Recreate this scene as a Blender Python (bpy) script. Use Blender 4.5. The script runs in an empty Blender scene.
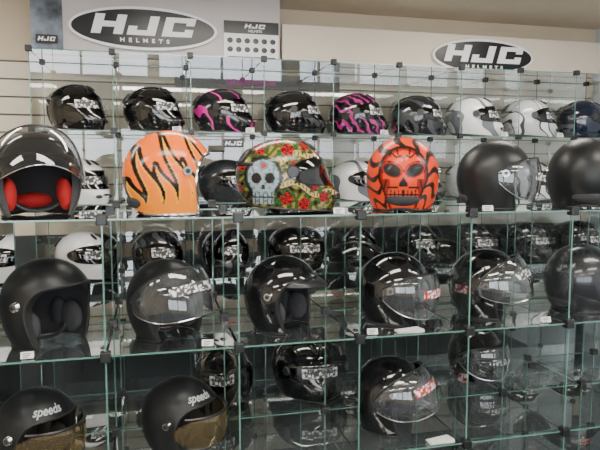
import bpy, bmesh, math, random
from math import sin, cos, pi, radians, sqrt, atan2
from mathutils import Vector, Matrix, Euler
random.seed(4)
C = bpy.context.scene.collection

# ---------------------------------------------------------------- materials
def mat(name, col, rough=.5, metal=0, coat=0, noise=0, nscale=20, bump=0, emit=None, estr=0, spec=.5):
    m = bpy.data.materials.new(name); m.use_nodes = True
    nt = m.node_tree; b = nt.nodes['Principled BSDF']
    b.inputs['Base Color'].default_value = (*col, 1)
    b.inputs['Roughness'].default_value = rough
    b.inputs['Metallic'].default_value = metal
    b.inputs['Coat Weight'].default_value = coat
    b.inputs['Coat Roughness'].default_value = .04
    b.inputs['Specular IOR Level'].default_value = spec
    if emit:
        b.inputs['Emission Color'].default_value = (*emit, 1)
        b.inputs['Emission Strength'].default_value = estr
    tc = nt.nodes.new('ShaderNodeTexCoord')
    n = nt.nodes.new('ShaderNodeTexNoise'); n.inputs['Scale'].default_value = nscale
    n.inputs['Detail'].default_value = 5
    nt.links.new(tc.outputs['Object'], n.inputs['Vector'])
    if noise:
        r = nt.nodes.new('ShaderNodeValToRGB')
        r.color_ramp.elements[0].position = .3; r.color_ramp.elements[1].position = .7
        r.color_ramp.elements[0].color = (*[c*(1-noise) for c in col], 1)
        r.color_ramp.elements[1].color = (*[min(1, c*(1+noise)) for c in col], 1)
        nt.links.new(n.outputs['Fac'], r.inputs['Fac'])
        nt.links.new(r.outputs['Color'], b.inputs['Base Color'])
    if bump:
        bp = nt.nodes.new('ShaderNodeBump'); bp.inputs['Strength'].default_value = bump
        bp.inputs['Distance'].default_value = .002
        nt.links.new(n.outputs['Fac'], bp.inputs['Height'])
        nt.links.new(bp.outputs['Normal'], b.inputs['Normal'])
    return m

def glassmat(name, tint, refl=1.0, rough=.02, gcol=(1, 1, 1), film=0.0, filmcol=(.6,.7,.7)):
    m = bpy.data.materials.new(name); m.use_nodes = True
    nt = m.node_tree; nt.nodes.clear()
    o = nt.nodes.new('ShaderNodeOutputMaterial')
    t = nt.nodes.new('ShaderNodeBsdfTransparent'); t.inputs[0].default_value = (*tint, 1)
    g = nt.nodes.new('ShaderNodeBsdfGlossy'); g.inputs['Roughness'].default_value = rough
    g.inputs['Color'].default_value = (*gcol, 1)
    f = nt.nodes.new('ShaderNodeFresnel'); f.inputs['IOR'].default_value = 1.5
    mu = nt.nodes.new('ShaderNodeMath'); mu.operation = 'MULTIPLY'; mu.inputs[1].default_value = refl
    mu.use_clamp = True
    mx = nt.nodes.new('ShaderNodeMixShader')
    nt.links.new(f.outputs[0], mu.inputs[0]); nt.links.new(mu.outputs[0], mx.inputs[0])
    if film:
        d = nt.nodes.new('ShaderNodeBsdfDiffuse'); d.inputs[0].default_value = (*filmcol, 1)
        m2 = nt.nodes.new('ShaderNodeMixShader'); m2.inputs[0].default_value = film
        nt.links.new(t.outputs[0], m2.inputs[1]); nt.links.new(d.outputs[0], m2.inputs[2])
        nt.links.new(m2.outputs[0], mx.inputs[1])
    else:
        nt.links.new(t.outputs[0], mx.inputs[1])
    nt.links.new(g.outputs[0], mx.inputs[2]); nt.links.new(mx.outputs[0], o.inputs[0])
    return m

def vcolmat(name, rough, coat, spec=.4):
    m = mat(name, (1, 1, 1), rough, coat=coat, spec=spec)
    nt = m.node_tree; a = nt.nodes.new('ShaderNodeAttribute'); a.attribute_name = 'Col'
    nt.links.new(a.outputs['Color'], nt.nodes['Principled BSDF'].inputs['Base Color'])
    return m

def graphicmat(name, base, acc, scale, thr, rough=.15, coat=.6, acc2=None):
    m = mat(name, base, rough, coat=coat); nt = m.node_tree
    tc = nt.nodes.new('ShaderNodeTexCoord')
    w = nt.nodes.new('ShaderNodeTexWave'); w.wave_type = 'BANDS'; w.bands_direction = 'DIAGONAL'
    w.inputs['Scale'].default_value = scale; w.inputs['Distortion'].default_value = 5.5
    w.inputs['Detail'].default_value = 1.0; w.inputs['Detail Scale'].default_value = 2.0
    nt.links.new(tc.outputs['Object'], w.inputs['Vector'])
    r = nt.nodes.new('ShaderNodeValToRGB'); r.color_ramp.interpolation = 'CONSTANT'
    e = r.color_ramp.elements; e[0].color = (*base, 1); e[1].position = thr; e[1].color = (*acc, 1)
    if acc2:
        x = e.new(min(.99, thr+.12)); x.color = (*acc2, 1)
    nt.links.new(w.outputs['Fac'], r.inputs['Fac'])
    nt.links.new(r.outputs['Color'], nt.nodes['Principled BSDF'].inputs['Base Color'])
    return m

M_gloss = mat('gloss_black', (.005, .005, .006), .08, coat=1)
M_matte = mat('matte_black', (.009, .010, .011), .38, bump=.05, nscale=300, spec=.38)
M_char = mat('charcoal_gloss', (.018, .020, .024), .25, coat=.5)
M_white = mat('gloss_white', (.82, .83, .85), .15, coat=.8)
M_navy = mat('navy_gloss', (.004, .010, .03), .15, coat=.8)
M_pinkline = graphicmat('black_magenta_lines', (.01, .01, .012), (.55, .02, .26), 3.6, .955)
M_pink = graphicmat('magenta_graphic', (.01, .01, .012), (.40, .02, .20), 9.0, .70)
M_silver = graphicmat('silver_graphic', (.50, .51, .53), (.05, .05, .055), 2.6, .80, acc2=(.78, .78, .80))
M_whiteg = graphicmat('white_grey_graphic', (.78, .79, .80), (.16, .17, .19), 2.4, .84)
M_greyg = graphicmat('black_grey_graphic', (.010, .010, .012), (.055, .06, .07), 4.0, .78)
M_line = mat('lining_dark', (.02, .02, .022), .9, bump=.4, nscale=200)
M_red = mat('lining_red', (.45, .012, .012), .8, bump=.4, nscale=200)
M_lgrey = mat('lining_grey', (.030, .030, .034), .9, bump=.4, nscale=200)
M_trim = mat('rubber_trim', (.012, .012, .012), .5)
M_chrome = mat('chrome_trim', (.6, .6, .62), .15, metal=1)
M_acc = mat('vent_plastic', (.02, .02, .022), .35)
M_vdark = glassmat('visor_smoke', (.05, .055, .06), 1.6, .03)
M_vclear = glassmat('visor_clear', (.78, .81, .83), 2.0, .03, film=.035, filmcol=(.75, .8, .85))
M_vtint = glassmat('visor_light_smoke', (.45, .47, .49), 1.6, .03, film=.02, filmcol=(.6, .65, .7))
M_vgold = glassmat('visor_amber', (.60, .48, .28), 2.2, .03, gcol=(1, .90, .70), film=.10, filmcol=(.5, .36, .18))
def stickermat(name, fg, bg, sc=80):
    m = mat(name, (.7, .7, .7), .5); nt = m.node_tree
    tc = nt.nodes.new('ShaderNodeTexCoord'); v = nt.nodes.new('ShaderNodeTexVoronoi')
    v.distance = 'CHEBYCHEV'; v.inputs['Scale'].default_value = sc
    nt.links.new(tc.outputs['Object'], v.inputs['Vector'])
    r = nt.nodes.new('ShaderNodeValToRGB'); r.color_ramp.interpolation = 'CONSTANT'
    r.color_ramp.elements[0].color = (*fg, 1); r.color_ramp.elements[1].position = .40
    r.color_ramp.elements[1].color = (*bg, 1)
    nt.links.new(v.outputs['Distance'], r.inputs['Fac'])
    nt.links.new(r.outputs['Color'], nt.nodes['Principled BSDF'].inputs['Base Color'])
    return m
M_stick = stickermat('visor_sticker', (.75, .75, .77), (.05, .05, .05))
M_redstick = stickermat('visor_sticker_red', (.75, .70, .70), (.40, .02, .02))
M_text = mat('white_print', (.42, .42, .42), .6)
M_paint = vcolmat('painted_graphics', .25, .22, .3)
M_paintm = vcolmat('painted_graphics_matte', .32, .10, .3)

# ---------------------------------------------------------------- helmet builder
JET = dict(af=.132, ab=.150, b=.128, c=.137, zc=.118, tuck=.20, chin=0, tilt=0)
FULL = dict(af=.145, ab=.165, b=.126, c=.126, zc=.120, tuck=.17, chin=.050, tilt=.022)

def sm(x): x = max(0, min(1, x)); return x*x*(3-2*x)

def bpt(phi, s, P, off, ext=0):
    c, si = cos(phi), sin(phi)
    ax = (P['af'] if c > 0 else P['ab'])+off; by = P['b']+off
    if s <= .5:
        al = s*pi; r = sin(al)**.96; z = P['zc']+(P['c']+off)*cos(al); t = 0
    else:
        t = (s-.5)*2; z = P['zc']-(P['zc']+ext)*t
        r = 1-P['tuck']*t**2.2*(1 if c > 0 else 1+.5*c*c)
    x = ax*r*c; y = by*r*si
    if P['chin'] and c > 0:
        q = sm((s-.42)/.4)
        x += P['chin']*q*c*c
        y *= 1-.13*q*c
    z += P['tilt']*t*(1-c)/2
    return Vector((x, y, z))

def mesh_from(bm, name):
    me = bpy.data.meshes.new(name); bm.to_mesh(me); bm.free(); return me

def closed_body(P, off, nu, nv, ext, mi, capmi):
    bm = bmesh.new(); rows = []
    top = bm.verts.new(bpt(0, 0, P, off))
    for j in range(1, nv+1):
        s = j/nv
        rows.append([bm.verts.new(bpt(2*pi*i/nu, s, P, off, ext)) for i in range(nu)])
    for i in range(nu):
        f = bm.faces.new((top, rows[0][i], rows[0][(i+1) % nu])); f.material_index = mi
        for j in range(nv-1):
            f = bm.faces.new((rows[j][i], rows[j+1][i], rows[j+1][(i+1) % nu], rows[j][(i+1) % nu])); f.material_index = mi
    zc = sum(v.co.z for v in rows[-1])/nu
    bot = bm.verts.new((0, 0, zc))
    for i in range(nu):
        f = bm.faces.new((bot, rows[-1][(i+1) % nu], rows[-1][i])); f.material_index = capmi
    bmesh.ops.recalc_face_normals(bm, faces=bm.faces)
    return mesh_from(bm, 'b')

def chaikin(p, n=2):
    for _ in range(n):
        q = []
        for i in range(len(p)):
            a, b = p[i], p[(i+1) % len(p)]
            q += [(a[0]*.75+b[0]*.25, a[1]*.75+b[1]*.25), (a[0]*.25+b[0]*.75, a[1]*.25+b[1]*.75)]
        p = q
    return p

def cutter(poly, mi):
    poly = chaikin(poly)
    bm = bmesh.new()
    a = [bm.verts.new((x, -.3, z)) for x, z in poly]; b = [bm.verts.new((x, .3, z)) for x, z in poly]
    bm.faces.new(a); bm.faces.new(b[::-1]); n = len(poly)
    for i in range(n): bm.faces.new((a[i], b[i], b[(i+1) % n], a[(i+1) % n]))
    for f in bm.faces: f.material_index = mi
    bmesh.ops.recalc_face_normals(bm, faces=bm.faces)
    return mesh_from(bm, 'c')

NS = 8
PH = [bpy.data.materials.new('slot%d' % i) for i in range(NS)]
def tmp(me):
    if not me.materials:
        for p in PH: me.materials.append(p)
    o = bpy.data.objects.new('tmp', me); C.objects.link(o); return o

def boolean(base, cutters):
    o = tmp(base); cs = [tmp(c) for c in cutters]
    for c in cs:
        m = o.modifiers.new('b', 'BOOLEAN'); m.operation = 'DIFFERENCE'; m.solver = 'EXACT'; m.object = c
    dg = bpy.context.evaluated_depsgraph_get(); dg.update()
    me = bpy.data.meshes.new_from_object(o.evaluated_get(dg))
    for x in [o]+cs: bpy.data.objects.remove(x)
    return me

def patch(P, off, pm, st, sb, sp, mi, nu=36, nv=14, rot=0, bulge=0, pc=0, narrow=3.0, tip=.22):
    bm = bmesh.new(); g = []
    for i in range(nu+1):
        u = -1+2*i/nu; w = abs(u)**narrow*(1-tip)
        row = []
        for j in range(nv+1):
            v = j/nv; s = (st+(sb-st)*v)*(1-w)+sp*w
            ph = pc+u*pm
            p = bpt(ph, s, P, off); p.x += bulge*max(0, cos(ph))
            row.append(bm.verts.new(p))
        g.append(row)
    for i in range(nu):
        for j in range(nv):
            bm.faces.new((g[i][j], g[i][j+1], g[i+1][j+1], g[i+1][j])).material_index = mi
    if rot:
        bmesh.ops.rotate(bm, verts=bm.verts, cent=(0, 0, P['zc']), matrix=Matrix.Rotation(rot, 3, 'Y'))
    return mesh_from(bm, 'p')

def tube(pts, r, mi, closed=True, n=6):
    out = [pts[0]]
    for p in pts[1:]:
        if (p-out[-1]).length > .006: out.append(p)
    if closed and (out[0]-out[-1]).length < .004: out.pop()
    N = len(out); bm = bmesh.new(); rings = []
    if N < 3: return mesh_from(bm, 't')
    up = None
    for i in range(N):
        a = out[i-1] if (closed or i > 0) else out[i]
        b = out[(i+1) % N] if (closed or i < N-1) else out[i]
        t = (b-a).normalized()
        if up is None: up = t.orthogonal().normalized()
        up = (up-t*up.dot(t)).normalized(); s = t.cross(up)
        rings.append([bm.verts.new(out[i]+up*r*cos(2*pi*k/n)+s*r*sin(2*pi*k/n)) for k in range(n)])
    for i in range(N if closed else N-1):
        A, B = rings[i], rings[(i+1) % N]
        sh = 0
        if closed and i == N-1:
            sh = min(range(n), key=lambda q: (A[0].co-B[q].co).length)
        for k in range(n):
            bm.faces.new((A[k], A[(k+1) % n], B[(k+1+sh) % n], B[(k+sh) % n])).material_index = mi
    bmesh.ops.recalc_face_normals(bm, faces=bm.faces)
    return mesh_from(bm, 't')

def rim_tubes(me, r, mi):
    bm = bmesh.new(); bm.from_mesh(me); adj = {}
    for e in bm.edges:
        ms = {f.material_index for f in e.link_faces}
        if 0 in ms and len(ms) > 1:
            a, b = e.verts; adj.setdefault(a.index, []).append(b.index); adj.setdefault(b.index, []).append(a.index)
    co = {v.index: v.co.copy() for v in bm.verts}; bm.free()
    seen = set(); res = []
    for st in adj:
        if st in seen: continue
        ch = [st]; seen.add(st); cur = st
        while True:
            nx = [k for k in adj[cur] if k not in seen]
            if not nx: break
            cur = nx[0]; seen.add(cur); ch.append(cur)
        if len(ch) > 12: res.append(tube([co[i] for i in ch], r, mi))
    return res

def ell(loc, sc, mi, rot=(0, 0, 0), seg=16):
    bm = bmesh.new(); bmesh.ops.create_uvsphere(bm, u_segments=seg, v_segments=seg//2+2, radius=1)
    m = Matrix.Translation(loc) @ Euler(rot).to_matrix().to_4x4() @ Matrix.Diagonal((*sc, 1))
    bm.transform(m)
    for f in bm.faces: f.material_index = mi
    return mesh_from(bm, 'e')

def disc(loc, r, h, mi):
    bm = bmesh.new(); bmesh.ops.create_cone(bm, cap_ends=True, segments=24, radius1=r, radius2=r*.8, depth=h)
    sgn = 1 if loc[1] > 0 else -1
    bm.transform(Matrix.Translation(loc) @ Matrix.Rotation(-sgn*pi/2, 4, 'X'))
    for f in bm.faces: f.material_index = mi
    return mesh_from(bm, 'd')

def text_mesh(s, size, shear=0, off=0, ext=0, space=1):
    cu = bpy.data.curves.new('t', 'FONT'); cu.body = s; cu.size = size; cu.shear = shear; cu.offset = off
    cu.extrude = ext; cu.align_x = 'CENTER'; cu.align_y = 'CENTER'; cu.space_character = space
    o = bpy.data.objects.new('t', cu); C.objects.link(o)
    dg = bpy.context.evaluated_depsgraph_get(); dg.update()
    me = bpy.data.meshes.new_from_object(o.evaluated_get(dg)); bpy.data.objects.remove(o)
    return me

def brow_text(P, s, size, phc, zc, mi):
    me = text_mesh(s, size, .3, .0008)
    bm = bmesh.new(); bm.from_mesh(me)
    bmesh.ops.triangulate(bm, faces=bm.faces)
    bmesh.ops.subdivide_edges(bm, edges=[e for e in bm.edges if e.calc_length() > .006], cuts=2)
    for v in bm.verts:
        ph = radians(phc)+v.co.x/.105
        h = (zc+v.co.y-P['zc'])/(P['c']+.0015)
        v.co = bpt(ph, math.acos(max(-1, min(1, h)))/pi, P, .0018)
    for f in bm.faces: f.material_index = mi
    return mesh_from(bm, 'tx')

def assemble(name, parts, colfn=None):
    bm = bmesh.new()
    for p in parts:
        bm.from_mesh(p)
    me = mesh_from(bm, name)
    for p in PH: me.materials.append(p)
    for p in me.polygons: p.use_smooth = True
    me.set_sharp_from_angle(angle=radians(38))
    if colfn:
        a = me.color_attributes.new('Col', 'FLOAT_COLOR', 'POINT')
        for i, v in enumerate(me.vertices): a.data[i].color = (*colfn(v.co), 1)
    return me

JETCUT = [(.4, .190), (.095, .188), (.055, .165), (.036, .11), (.044, .05), (.064, -.05), (.4, -.06)]
PORT = [(.4, .176), (.085, .174), (.030, .164), (.028, .105), (.085, .090), (.4, .086)]

def jet(name, visor=None, rot=0, dense=False, colfn=None, text=None, sticker=False, ring=.004, peak=False, goggle=False):
    P = JET; nu, nv = (250, 150) if dense else (72, 44)
    base = closed_body(P, 0, nu, nv, 0, 0, 2)
    inn = closed_body(P, -.024, 48, 30, .05, 1, 1)
    me = boolean(base, [inn, cutter(JETCUT, 2)])
    parts = [me]+rim_tubes(me, ring, 2)
    for s in (-1, 1):
        parts.append(ell((.008, s*.080, .062), (.042, .022, .050), 7))
        parts.append(ell((-.05, s*.080, .070), (.035, .018, .045), 7))
        parts.append(disc((.01, s*.129, .130), .017, .010, 4))
        parts.append(disc((.01, s*.135, .130), .008, .006, 5))
    parts.append(tube([Vector((.0, .080*cos(t), .075-.062*sin(t))) for t in [pi*k/16 for k in range(17)]], .006, 5, closed=False))
    parts.append(ell((-.11, 0, .04), (.03, .06, .025), 7))
    if visor:
        parts.append(patch(P, .012, radians(96), .345, .90, .49, 3, rot=rot, bulge=.022, nu=44, nv=18, narrow=4))
        for q in (.345, .90):
            pts = []
            for i in range(41):
                u = -1+2*i/40; w = abs(u)**4*.78; s = q*(1-w)+.49*w; ph = u*radians(96)
                p = bpt(ph, s, P, .012); p.x += .022*max(0, cos(ph)); pts.append(p)
            if rot:
                R = Matrix.Rotation(rot, 3, 'Y'); c0 = Vector((0, 0, P['zc']))
                pts = [R@(p-c0)+c0 for p in pts]
            parts.append(tube(pts, .0035 if q < .5 else .0018, 5 if q < .5 else 4, closed=False))
        if sticker:
            parts.append(patch(P, .0135, radians(34), .47, .57, .53, 6, nu=14, nv=6, rot=rot, bulge=.022, pc=radians(-8), tip=1))
    if goggle:
        parts.append(patch(P, .010, radians(76), .42, .80, .54, 3, nu=40, nv=14, bulge=.022, narrow=5, tip=.3))
        for q, rr_ in ((.42, .005), (.80, .003)):
            parts.append(tube([bpt(radians(u), q, P, .010)+Vector((.022*cos(radians(u)), 0, 0)) for u in range(-62, 63, 4)], rr_, 5, closed=False))
    if peak:
        bm = bmesh.new(); g = []
        for i in range(25):
            u = -1+2*i/24; ph = u*radians(58)
            a = bpt(ph, .345, P, .003); k = .045*(1-u*u)
            g.append([bm.verts.new(a+Vector((k*q, 0, -.004-.018*q*q))) for q in (0, .33, .66, 1)])
        for i in range(24):
            for j in range(3): bm.faces.new((g[i][j], g[i][j+1], g[i+1][j+1], g[i+1][j])).material_index = 5
        parts.append(mesh_from(bm, 'pk'))
        for q in (-42, 0, 42):
            parts.append(ell(bpt(radians(q), .32, P, .001), (.007, .007, .004), 4))
    if text: parts.append(brow_text(P, text, .034, -26, .210, 6))
    return assemble(name, parts, colfn)

def full(name, dense=False, colfn=None, sticker=True):
    P = FULL; nu, nv = (260, 160) if dense else (72, 44)
    base = closed_body(P, 0, nu, nv, 0, 0, 2)
    inn = closed_body(P, -.024, 48, 30, .05, 1, 1)
    me = boolean(base, [inn, cutter(PORT, 2)])
    parts = [me]+rim_tubes(me, .0035, 2)
    for s in (-1, 1):
        parts.append(ell((.02, s*.080, .06), (.045, .02, .040), 7))
        parts.append(disc((.020, s*.127, .134), .022, .010, 5))
        parts.append(ell(bpt(s*radians(16), .20, P, .002), (.030, .010, .006), 5, (0, .5, s*.25)))
        parts.append(ell(bpt(s*radians(20), .80, P, .001), (.006, .020, .010), 5, (0, 0, s*.3)))
        parts.append(ell(bpt(s*radians(160), .33, P, .002), (.035, .013, .010), 5, (0, -.9, s*-.3)))
    parts.append(ell(bpt(0, .76, P, .001), (.006, .022, .006), 5))
    parts.append(tube([bpt(radians(a), .40, P, .001) for a in range(128, 233, 5)], .006, 5, closed=False))
    parts.append(patch(P, .0045, radians(84), .335, .64, .475, 3, nu=44, nv=12, narrow=4, tip=.35))
    if sticker:
        parts.append(patch(P, .006, radians(26), .42, .53, .48, 6, nu=14, nv=5, pc=radians(-25), tip=1))
    return assemble(name, parts, colfn)

# --- painted graphics -------------------------------------------------------
def seg_d(p, a, b):
    ax, ay = a; bx, by = b; dx, dy = bx-ax, by-ay; L = dx*dx+dy*dy
    t = max(0, min(1, ((p[0]-ax)*dx+(p[1]-ay)*dy)/L)); return math.hypot(p[0]-ax-t*dx, p[1]-ay-t*dy), t
def bez3(a, b, c, d, n=14):
    out = []
    for i in range(n+1):
        t = i/n; q = 1-t
        out.append(tuple(q**3*a[k]+3*q*q*t*b[k]+3*q*t*t*c[k]+t**3*d[k] for k in (0, 1)))
    return out
# flame tongues: broad roots along the bottom, S-curved pointed tips licking up and back
TONG = [(bez3((.075, .07), (.10, .15), (.02, .17), (.030, .252)), .024),
        (bez3((.040, .03), (.060, .10), (.000, .10), (-.002, .165)), .021),
        (bez3((.005, .03), (.020, .14), (-.060, .13), (-.045, .240)), .024),
        (bez3((-.040, .02), (-.020, .09), (-.075, .09), (-.078, .150)), .021),
        (bez3((-.080, .02), (-.065, .10), (-.140, .11), (-.115, .200)), .023),
        (bez3((-.115, .01), (-.105, .05), (-.145, .06), (-.146, .105)), .018)]
def flame(co):
    p = (co.x, co.z); best = 1
    for pts, w in TONG:
        n = len(pts)-1
        for i in range(n):
            d, t = seg_d(p, pts[i], pts[i+1]); k = (i+t)/n
            best = min(best, d-w*(1-k)**.75)
    if co.z < .032: best = min(best, -.006)
    if best < -.005: return (.93, .14+.12*sm((.16-co.z)/.14), .004)
    if best < -.0015: return (.93, .38, .03)
    if best < .0085: return (.006, .005, .004)
    return (.90, .15, .004)
def redskull(co):
    u = abs(co.y); v = co.z-.128; red = (.70, .045, .004); blk = (.010, .008, .008); dr = (.28, .010, .004)
    ex, ev = u-.038, v-.010; c_, s_ = cos(.45), sin(.45)
    q = ((ex*c_+ev*s_)/.030)**2+((-ex*s_+ev*c_)/.020)**2
    if q < 1: return blk
    if q < 1.35: return dr
    if 1.55 < q < 1.9 and v > 0: return blk
    if u < .015 and -.045 < v < -.012 and u < (-.012-v)*.6: return blk
    if -.090 < v < -.056 and u < .052-.2*abs(v+.073):
        if (u % .0130) < .0042 or abs(v+.073) < .0026: return blk
        return (.62, .07, .02)
    R = .080 if v > -.02 else .080-.38*(-.02-v)
    d = math.hypot(u/R, max(0, v)/.088)
    if .95 < d < 1.06: return blk
    ang = atan2(v+.02, co.y)
    if d >= 1.06:
        w = sin(ang*13+2.2*sin(d*6))
        return blk if w > .35+.25*(d-1.0) else red
    if v > .040 and abs(v-.050-.30*u-.004*sin(u*200)) < .003 and u < .055: return blk
    if v > .062 and abs(u-.020-.2*(v-.07)) < .0028: return blk
    if v > .055 and abs(u-.046-.2*(v-.07)) < .0022: return blk
    if abs(u-.058+.25*(v+.03)) < .0032 and -.080 < v < -.02: return blk
    if abs(v+.048) < .003 and .018 < u < .052: return blk
    if .86 < d <= .95 or (v < -.02 and u > .045): return dr
    return red
ROSES = [(.005, .205, .026), (.065, .222, .022), (-.085, .208, .022), (.120, .195, .022), (.00, .045, .024), (.06, .028, .024), (.130, .050, .022),
         (-.150, .15, .018), (-.155, .08, .018), (-.14, .03, .018), (.03, .120, .018), (.095, .085, .016), (.17, .09, .014), (-.03, .235, .016), (.02, .162, .012), (.085, .155, .014)]
def rosep(co):
    x, z = co.x, co.z
    sx, sz = (x+.075)/1.2, (z-.118)/1.2
    q = (sx/.046)**2+(sz/.050)**2
    jaw = abs(sx) < .028 and -.075 < sz < -.02
    if q < 1 or jaw:
        for e in (-.019, .017):
            if ((sx-e)/.0135)**2+((sz+.004)/.0145)**2 < 1: return (.01, .01, .012)
        if abs(sx) < .005 and -.034 < sz < -.022: return (.02, .02, .02)
        if sz < -.042 and ((sx+.1) % .011) < .0028: return (.03, .03, .03)
        if abs(sz+.056) < .002: return (.03, .03, .03)
        if ((sx)/.014)**2+((sz-.03)/.012)**2 < 1: return (.08, .20, .26) if ((sx)/.008)**2+((sz-.03)/.007)**2 > 1 else (.4, .03, .03)
        if abs(abs(sx)-.028-.3*(sz-.02)) < .0022 and sz > .0: return (.10, .16, .18)
        if q > .84 and not jaw: return (.03, .04, .04)
        return (.26, .34, .36) if sin(sx*300)*sin(sz*260) < .5 else (.13, .18, .21)
    if 1 < q < 1.25: return (.015, .015, .012)
    for cx, cz, r in ROSES:
        d = math.hypot(x-cx, z-cz)
        a = atan2(z-cz, x-cx)
        if d < r*(.85+.10*sin(5*a)):
            k = sin(a*3+d*300)*sin(a*2-d*500+cx*90)
            return (.40, .012, .010) if k > .05 else (.07, .004, .007)
        if d < r*1.35:
            if sin(a*4+cx*40) > .1: return (.025, .11, .02) if sin(a*24) > -.4 else (.01, .035, .012)
    for zb, sl in ((.138, .35), (.085, -.25), (.185, .2)):
        b = z-zb-sl*(x-.04)-.012*sin(x*50)
        if abs(b) < .012 and x > -.02:
            if abs(b) > .0098: return (.02, .015, .01)
            return (.45, .34, .13) if (x % .013) > .0045 or abs(b) > .006 else (.05, .03, .015)
    k = sin(x*130+2*sin(z*80))*sin(z*110+2*sin(x*70))
    if k > .45: return (.26, .19, .03)
    if k > .05: return (.02, .085, .02)
    if k > -.35: return (.07, .05, .012)
    return (.008, .011, .007)

T_full = full('full_face_mesh')
T_jet = jet('jet_mesh')
T_jetv = jet('jet_visor_mesh', visor=True)
T_jetvs = jet('jet_visor_sticker_mesh', visor=True, sticker=True)
T_jetup = jet('jet_visor_up_mesh', visor=True, rot=radians(-44))
T_jetup2 = jet('jet_visor_half_mesh', visor=True, rot=radians(-22), sticker=True)
T_peak = jet('jet_peak_mesh', peak=True)
T_gog = jet('jet_goggle_mesh', goggle=True, text='speeds')
T_flame = jet('flame_jet_mesh', dense=True, colfn=flame, ring=.0045)
T_skull = jet('skull_jet_mesh', dense=True, colfn=redskull)
T_rose = full('rose_full_mesh', dense=True, colfn=rosep, sticker=False)

def helmet(me, name, loc, yaw, mats, scale=1.0, pitch=0, pads=None):
    o = bpy.data.objects.new(name, me); C.objects.link(o)
    o.location = loc; o.rotation_euler = (0, radians(pitch), radians(yaw)); o.scale = (scale,)*3
    shell, lining, trim, visor, metal, acc, stick = (list(mats)+[None]*7)[:7]
    ms = [shell, lining or M_line, trim or M_trim, visor or M_vdark, metal or M_chrome, acc or M_acc, stick or M_stick, pads or M_lgrey]
    for i, m in enumerate(ms):
        o.material_slots[i].link = 'OBJECT'; o.material_slots[i].material = m
    return o

# ---------------------------------------------------------------- shelving
H = 1.5
W = .386; X0 = -.135
S = [H-.14, H-.535, H-.925, H-1.31]
YF, YM, YB = 1.77, 2.156, 2.542
M_glass = glassmat('panel_glass', (.935, .966, .958), 3.0, .010, film=.015, filmcol=(.7, .78, .78))
M_shelf = glassmat('shelf_glass', (.89, .94, .93), 2.8, .02, film=.035, filmcol=(.70, .80, .80))
M_edge = glassmat('glass_edge', (.26, .46, .40), 1.5, .1, film=.45, filmcol=(.22, .46, .38))
M_conn = mat('black_connector', (.012, .012, .013), .35)

def quad(bm, pts, mi):
    bm.faces.new([bm.verts.new(p) for p in pts]).material_index = mi
def box(bm, x0, x1, y0, y1, z0, z1, mi, bev=0):
    r = bmesh.ops.create_cube(bm, size=1)
    vs = r['verts']
    bmesh.ops.transform(bm, verts=vs, matrix=Matrix.Translation(((x0+x1)/2, (y0+y1)/2, (z0+z1)/2)) @ Matrix.Diagonal((x1-x0, y1-y0, z1-z0, 1)))
    fs = {f for v in vs for f in v.link_faces}
    for f in fs: f.material_index = mi
    if bev:
        es = list({e for v in vs for e in v.link_edges})
        r = bmesh.ops.bevel(bm, geom=es, offset=bev, segments=2, affect='EDGES', profile=.5)
        for f in r['faces']: f.material_index = mi

def unit(name, xs, ys, zs, csz, back=False):
    bm = bmesh.new(); e = .0024
    for z in zs:
        for i in range(len(xs)-1):
            for j in range(len(ys)-1):
                quad(bm, [(xs[i]+.004, ys[j]+.004, z), (xs[i+1]-.004, ys[j]+.004, z), (xs[i+1]-.004, ys[j+1]-.004, z), (xs[i]+.004, ys[j+1]-.004, z)], 3)
            for y in ys:
                box(bm, xs[i]+.004, xs[i+1]-.004, y-.001, y+.001, z-e, z+e, 1)
    for x in xs:
        for k in range(len(zs)-1):
            for j in range(len(ys)-1):
                quad(bm, [(x, ys[j]+.004, zs[k]-.004), (x, ys[j+1]-.004, zs[k]-.004), (x, ys[j+1]-.004, zs[k+1]+.004), (x, ys[j]+.004, zs[k+1]+.004)], 0)
            for y in ys:
                box(bm, x-e, x+e, y-.001, y+.001, zs[k+1]+.004, zs[k]-.004, 1)
    for k in range(len(zs)-1):
        for i in range(len(xs)-1):
            if back:
                y = ys[-1]
                quad(bm, [(xs[i]+.004, y, zs[k]-.004), (xs[i+1]-.004, y, zs[k]-.004), (xs[i+1]-.004, y, zs[k+1]+.004), (xs[i]+.004, y, zs[k+1]+.004)], 0)
    h = csz/2
    for x in xs:
        for y in ys:
            for z in zs:
                box(bm, x-h, x+h, y-h, y+h, z-h, z+h, 2, .003)
    zf = zs[-1]
    for x in xs:
        for y in ys:
            box(bm, x-.012, x+.012, y-.012, y+.012, 0, zf-h, 2)
    me = mesh_from(bm, name)
    for m in (M_glass, M_edge, M_conn, M_shelf): me.materials.append(m)
    o = bpy.data.objects.new(name, me); C.objects.link(o); return o

xsF = [X0+W*k for k in range(-2, 7)]
unit('glass_cube_shelving', xsF, [YF, YM, YB], S, .030)
YR0, YR1 = 3.2, 3.586
T = [H+.587, H+.197, H-.19, H-.58, H-.97, H-1.36]
xsR = [-.557+W*k for k in range(0, 10)]
unit('glass_cube_shelving', xsR, [YR0, YR1], T, .030, back=True)

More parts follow.
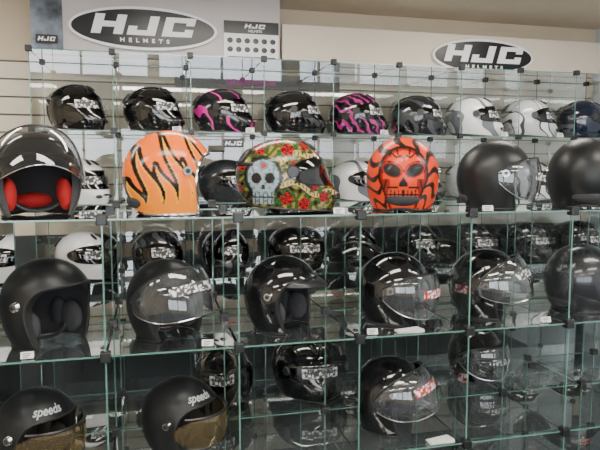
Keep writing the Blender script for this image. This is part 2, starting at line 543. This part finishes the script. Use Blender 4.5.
# ---------------------------------------------------------------- helmets: front unit
cx = [X0+W*(k+.5) for k in range(-2, 6)]
yh = 1.965; e = .0045
JN = 'open_face_helmet'; FN = 'full_face_helmet'
z = S[0]+e
helmet(T_jetup, JN, (cx[1]-.005, yh, z), -74, [M_gloss, M_line, M_trim, M_vtint], .98, pads=M_red)
helmet(T_flame, 'flame_painted_open_face_helmet', (cx[2]+.01, yh, z), 14, [M_paint, M_line, M_chrome], 1.02)
helmet(T_rose, 'skull_and_roses_full_face_helmet', (cx[3]-.01, yh, z), -8, [M_paint, M_line, M_trim, M_vdark], .97)
helmet(T_skull, 'skull_painted_open_face_helmet', (cx[4]+.03, yh, z), 68, [M_paintm], .98)
helmet(T_jetvs, JN, (cx[5]+.015, yh, z), -22, [M_matte, M_line, M_trim, M_vclear], .95)
helmet(T_jet, JN, (cx[6]+.0, yh, z), 62, [M_matte], 1.0)
helmet(T_jet, JN, (cx[7], yh, z), -60, [M_gloss])
helmet(T_jet, JN, (cx[0], yh, z), -60, [M_gloss])
z = S[1]+e
helmet(T_jet, JN, (cx[1]+.015, yh, z), -40, [M_matte], 1.02)
helmet(T_jetup2, JN, (cx[2]-.01, yh, z), -50, [M_matte, M_line, M_trim, M_vclear], .96)
helmet(T_peak, JN, (cx[3]-.01, yh, z), -42, [M_gloss], .95)
helmet(T_jetvs, JN, (cx[4]+.01, yh, z), -35, [M_gloss, M_line, M_trim, M_vclear, None, None, M_redstick], .94)
helmet(T_jetup2, JN, (cx[5]-.01, yh, z), -38, [M_gloss, M_line, M_trim, M_vclear], .94)
helmet(T_jet, JN, (cx[6]+.01, yh, z), 10, [M_char], .97)
helmet(T_jetv, JN, (cx[7], yh, z), -50, [M_gloss, M_line, M_trim, M_vclear])
helmet(T_jet, JN, (cx[0], yh, z), -60, [M_matte])
z = S[2]+e
helmet(T_gog, JN, (cx[1]-.03, yh, z), -38, [M_matte, M_line, M_trim, M_vgold, None, None, M_text], .94)
helmet(T_gog, JN, (cx[2]+.03, yh, z), -32, [M_matte, M_line, M_trim, M_vgold, None, None, M_text], .93)
helmet(T_jetup2, JN, (cx[4]+.0, yh, z), -40, [M_gloss, M_line, M_trim, M_vclear, None, None, M_redstick], .98)
y2 = 2.35
helmet(T_full, FN, (cx[4]+.0, y2, S[1]+e), -40, [M_gloss], .95)
helmet(T_full, FN, (.27, y2, S[2]+e), -75, [M_gloss], .90)
helmet(T_full, FN, (.60, y2, S[2]+e), -60, [M_gloss], .90)
helmet(T_jetvs, JN, (1.40, y2, S[2]+e), -60, [M_gloss, M_line, M_trim, M_vclear], .88)

# ---------------------------------------------------------------- helmets: rear unit
rx = [-.364+W*k for k in range(9)]; yr = 3.39
rows = [
 [M_gloss, M_gloss, M_pinkline, M_gloss, M_pink, M_greyg, M_whiteg, M_silver, M_navy],
 [M_white, M_whiteg, M_char, M_gloss, M_whiteg, M_greyg, M_white, M_silver, M_gloss],
 [M_white, M_greyg, M_gloss, M_gloss, M_greyg, M_char, M_char, M_greyg, M_gloss],
 [M_gloss, M_char, M_gloss, M_greyg, M_char, M_gloss, M_gloss, M_char, M_greyg]]
yaws = [[-35, -30, -28, -22, -25, -20, -25, -28, -15], [-40]*9, [-35, -60, -70, -60, -65, -60, -50, -45, -40], [-50]*9]
for r in range(4):
    for k in range(9):
        if (r, k) in ((3, 0), (3, 4), (3, 7)): continue
        st = M_redstick if (r*7+k*3) % 3 == 0 and r > 0 else M_stick
        helmet(T_full, FN, (rx[k]+random.uniform(-.012, .012), yr, T[r+1]+e), yaws[r][k]+random.uniform(-5, 5),
               [rows[r][k], M_line, M_trim, M_vdark, None, None, st], 1.0)

# ---------------------------------------------------------------- price tags
M_card = mat('card_white', (.70, .70, .68), .6)
def price_tag(x, y, z, yaw=0, w=.034, h=.020):
    bm = bmesh.new()
    box(bm, -w/2, w/2, -.0006, .0006, .001, h, 0)
    for k in range(3):
        box(bm, -w*.36, w*(.1+.1*k), -.001, -.0006, h*(.2+.25*k), h*(.3+.25*k), 1)
    bmesh.ops.rotate(bm, verts=bm.verts, cent=(0, 0, 0), matrix=Matrix.Rotation(radians(-18), 3, 'X'))
    box(bm, -w/2, w/2, .012, .0132, .001, h*.9, 0)
    me = mesh_from(bm, 'tag'); me.materials.append(M_card); me.materials.append(M_conn)
    o = bpy.data.objects.new('price_tag', me); C.objects.link(o); o.location = (x, y, z+.003); o.rotation_euler = (0, 0, radians(yaw))
for x, zz, yy in [(cx[2]+.10, S[1], 1.79), (cx[4]-.14, S[1], 1.79), (cx[6]+.06, S[1], 1.79), (cx[1]-.02, S[1], 1.79), (cx[5]+.12, S[1], 1.79),
                  (cx[3]+.13, S[0], 1.79), (cx[5]-.12, S[0], 1.79)]:
    price_tag(x, yy, zz, random.uniform(-12, 12))
for k in (1, 2, 4, 6, 7):
    price_tag(rx[k]+.12, 3.225, T[1], random.uniform(-10, 10), .045, .028)
for (x, y, zz) in [(.94, 1.795, S[2]), (.82, 1.795, S[1])]:
    bm = bmesh.new()
    for k in range(5):
        b2 = bmesh.new(); box(b2, -.045, .045, -.020, .020, k*.0016, k*.0016+.0012, 0)
        b2.transform(Matrix.Rotation(.05*k, 4, 'Z')); m_ = mesh_from(b2, 'x'); bm.from_mesh(m_)
    me = mesh_from(bm, 'leaf'); me.materials.append(M_card)
    o = bpy.data.objects.new('leaflet_stack', me); C.objects.link(o); o.location = (x, y, zz+.004)

# ---------------------------------------------------------------- room shell
M_wall = mat('wall_beige', (.66, .55, .41), .8, noise=.04, nscale=3)
M_slat = mat('slatwall_cream', (.70, .63, .51), .55, noise=.03, nscale=4)
M_groove = mat('slat_groove', (.20, .18, .15), .7)
M_ceil = mat('ceiling_paint', (.68, .58, .45), .9, noise=.04, nscale=5)
M_floor = mat('carpet_dark', (.05, .058, .065), .95, noise=.35, nscale=60, bump=.6)
M_dark = mat('lower_wall_dark', (.035, .045, .049), .7, noise=.2, nscale=8)  # plain darker colour for the lower back wall, below the slats
M_pale = mat('wall_pale_blue', (.66, .72, .80), .7, noise=.03, nscale=3)
XL, XR, YA, YZ, CE = -3.0, 3.12, -3.6, 3.78, 2.50
def simple(name, boxes, mats):
    bm = bmesh.new()
    for b in boxes: box(bm, *b)
    me = mesh_from(bm, name)
    for m in mats: me.materials.append(m)
    o = bpy.data.objects.new(name, me); C.objects.link(o); return o
simple('floor', [(XL-.1, XR+.1, YA-.1, YZ+.1, -.1, 0, 0)], [M_floor])
simple('ceiling', [(XL-.1, XR+.1, YA-.1, YZ+.1, CE, CE+.1, 0)], [M_ceil])
bx = [(XL, XR, YZ, YZ+.1, 0, CE, 1)]
zz = 1.12
while zz < 2.04:
    bx.append((XL+.001, XR-.001, YZ-.018, YZ-.001, zz, zz+.090, 0)); zz += .1
bx.append((XL+.001, XR-.001, YZ-.02, YZ-.001, zz, CE-.001, 2))
bx.append((XL+.001, XR-.001, YZ-.03, YZ-.001, .001, 1.11, 3))
simple('wall_back', bx, [M_slat, M_groove, M_wall, M_dark])
simple('wall_right', [(XR, XR+.1, YA, YZ, 0, CE, 0)], [M_pale])
simple('wall_left', [(XL-.1, XL, YA, YZ, 0, CE, 0)], [M_wall])
simple('wall_front', [(XL, -2.2, YA-.1, YA, 0, CE, 0), (2.4, XR, YA-.1, YA, 0, CE, 0), (-2.2, 2.4, YA-.1, YA, 0, .6, 0), (-2.2, 2.4, YA-.1, YA, 2.25, CE, 0), (.05, .15, YA-.1, YA, .6, 2.25, 0)], [M_wall])
M_frame = mat('window_frame_alu', (.5, .5, .5), .4, metal=.6)
for n, (a, b) in enumerate([(-2.2, .05), (.15, 2.4)]):
    t = .05
    simple('window_%d' % (n+1), [(a, a+t, YA-.09, YA-.02, .6, 2.25, 0), (b-t, b, YA-.09, YA-.02, .6, 2.25, 0), (a+t, b-t, YA-.09, YA-.02, .6, .65, 0), (a+t, b-t, YA-.09, YA-.02, 2.2, 2.25, 0),
            ((a+b)/2-.02, (a+b)/2+.02, YA-.09, YA-.02, .65, 2.2, 0)], [M_frame])
simple('baseboard_back', [(XL+.002, XR-.002, YZ-.045, YZ-.031, .001, .1, 0)], [M_conn])

M_board = mat('board_offwhite', (.54, .50, .50), .6, noise=.03, nscale=3)
M_board2 = mat('board_cream', (.72, .64, .53), .6, noise=.03, nscale=3)
M_blk = mat('sign_black', (.01, .01, .012), .3)
M_wht = mat('sign_white', (.85, .85, .87), .4)
M_post = mat('poster_photo', (.13, .16, .20), .4, noise=.9, nscale=9)
simple('fascia_board', [(.78, 3.0, 3.56, 3.585, 2.12, 2.36, 0)], [M_board2])
simple('header_board', [(-.60, .76, 3.54, 3.585, 2.12, 2.49, 0), (-.60, -.44, 3.534, 3.54, 2.12, 2.49, 1)], [M_board, M_post])
simple('dark_banner', [(.15, 1.15, 3.60, 3.61, 1.98, 2.07, 0), (.45, .75, 3.597, 3.60, 2.0, 2.05, 1)], [M_blk, mat('banner_magenta', (.3, .03, .2), .5)])
def join_text(bm, s, size, loc, mi, shear=0, off=0, sx=1, space=1):
    me = text_mesh(s, size, shear, off, .002, space)
    b2 = bmesh.new(); b2.from_mesh(me)
    b2.transform(Matrix.Translation(loc) @ Matrix.Diagonal((sx, 1, 1, 1)) @ Matrix.Rotation(pi/2, 4, 'X'))
    for f in b2.faces: f.material_index = mi
    m = mesh_from(b2, 'x'); bm.from_mesh(m)
LET = {'H': [(0, .30, 0, 1), (.70, 1, 0, 1), (.30, .70, .36, .64)],
       'J': [(.62, .92, .0, 1), (0, .62, 0, .26), (0, .28, .26, .46)],
       'C': [(0, .30, 0, 1), (.30, 1, .74, 1), (.30, 1, 0, .26), (.72, 1, .60, .74), (.72, 1, .26, .40)]}
def block_letters(bm, word, w, h, gap, cxx, cz, y, mi, shear=.28):
    tot = len(word)*w+(len(word)-1)*gap; x0 = cxx-tot/2
    for ch in word:
        for a, b, c, d in LET[ch]:
            b2 = bmesh.new(); box(b2, x0+a*w, x0+b*w, y-.004, y, cz+(c-.5)*h, cz+(d-.5)*h, mi)
            for v in b2.verts: v.co.x += (v.co.z-cz)*shear
            bm.from_mesh(mesh_from(b2, 'x'))
        x0 += w+gap
def oval_sign(x, z, w, h, y):
    bm = bmesh.new()
    for k, (mi, y0, y1) in enumerate([(1, 0, .02), (0, -.004, .0)]):
        b2 = bmesh.new(); bmesh.ops.create_cone(b2, cap_ends=True, segments=64, radius1=1, radius2=1, depth=1)
        dd = .016 if k else 0
        b2.transform(Matrix.Translation((0, (y0+y1)/2, 0)) @ Matrix.Diagonal((w/2-dd, y1-y0, h/2-dd, 1)) @ Matrix.Rotation(pi/2, 4, 'X'))
        for f in b2.faces: f.material_index = mi
        m = mesh_from(b2, 'x'); bm.from_mesh(m)
    block_letters(bm, 'HJC', .165, .105, .022, .0, .014, -.004, 1)
    join_text(bm, 'H  E  L  M  E  T  S', .030, (.0, -.006, -.068), 1, 0, .001, 1.2)
    me = mesh_from(bm, 'sign'); me.materials.append(M_blk); me.materials.append(M_wht)
    o = bpy.data.objects.new('oval_brand_sign', me); C.objects.link(o); o.location = (x, y, z); return o
oval_sign(-.01, H+.78, .80, .235, 3.515)
oval_sign(2.10, H+.725, .72, .22, 3.535)
bm = bmesh.new()
box(bm, -.16, .16, 0, .006, -.115, .115, 0); box(bm, -.16, .16, -.002, 0, .045, .115, 1)
block_letters(bm, 'HJC', .035, .024, .006, .02, .088, -.002, 0)
join_text(bm, 'HELMETS', .02, (.02, -.004, .060), 0)
for r in range(2):
    for k in range(6):
        b2 = bmesh.new(); bmesh.ops.create_uvsphere(b2, u_segments=12, v_segments=8, radius=.017)
        b2.transform(Matrix.Translation((-.125+.05*k, -.001, .005-.05*r)) @ Matrix.Diagonal((1, .1, .9, 1)))
        for f in b2.faces: f.material_index = 1
        bm.from_mesh(mesh_from(b2, 'x'))
box(bm, -.14, .14, -.002, 0, -.095, -.085, 1)
me = mesh_from(bm, 'poster'); me.materials.append(M_wht); me.materials.append(M_blk)
o = bpy.data.objects.new('helmet_range_poster', me); C.objects.link(o); o.location = (.59, 3.53, H+.74)
for loc in ((-.52, 3.52, 2.20), (.43, 3.17, T[2]+.33)):
    bm = bmesh.new(); box(bm, -.055, .055, 0, .004, -.022, .022, 1); block_letters(bm, 'HJC', .025, .022, .005, 0, 0, 0, 0)
    me = mesh_from(bm, 'c'); me.materials.append(M_wht); me.materials.append(M_blk)
    o = bpy.data.objects.new('brand_card', me); C.objects.link(o); o.location = loc

# ---------------------------------------------------------------- lights
M_lamp = mat('lamp_diffuser', (1, 1, 1), .5, emit=(1.0, .935, .83), estr=27)
def lamp(x, y, lx=.6, ly=.15):
    return simple('fluorescent_ceiling_light', [(x-lx, x+lx, y-ly, y+ly, CE-.05, CE-.001, 0), (x-lx+.02, x+lx-.02, y-ly+.02, y+ly-.02, CE-.056, CE-.05, 1)], [M_wht, M_lamp])
for x in (-1.6, .3, 2.2):
    for y in (-1.9, -.2, 1.2):
        lamp(x, y)
lamp(2.02, 2.80, .32, .14); lamp(-1.3, 2.8, .5, .12); lamp(.4, 2.7, .5, .12)
w = bpy.data.worlds.new('w'); bpy.context.scene.world = w; w.use_nodes = True
w.node_tree.nodes['Background'].inputs[0].default_value = (.86, .93, 1, 1)
w.node_tree.nodes['Background'].inputs[1].default_value = 8.0

cam = bpy.data.cameras.new('camera'); cam.lens = 36; cam.sensor_width = 36
co = bpy.data.objects.new('camera', cam); C.objects.link(co)
co.location = (0, 0, H); co.rotation_euler = (radians(90-5.24), 0, radians(-14))
bpy.context.scene.camera = co
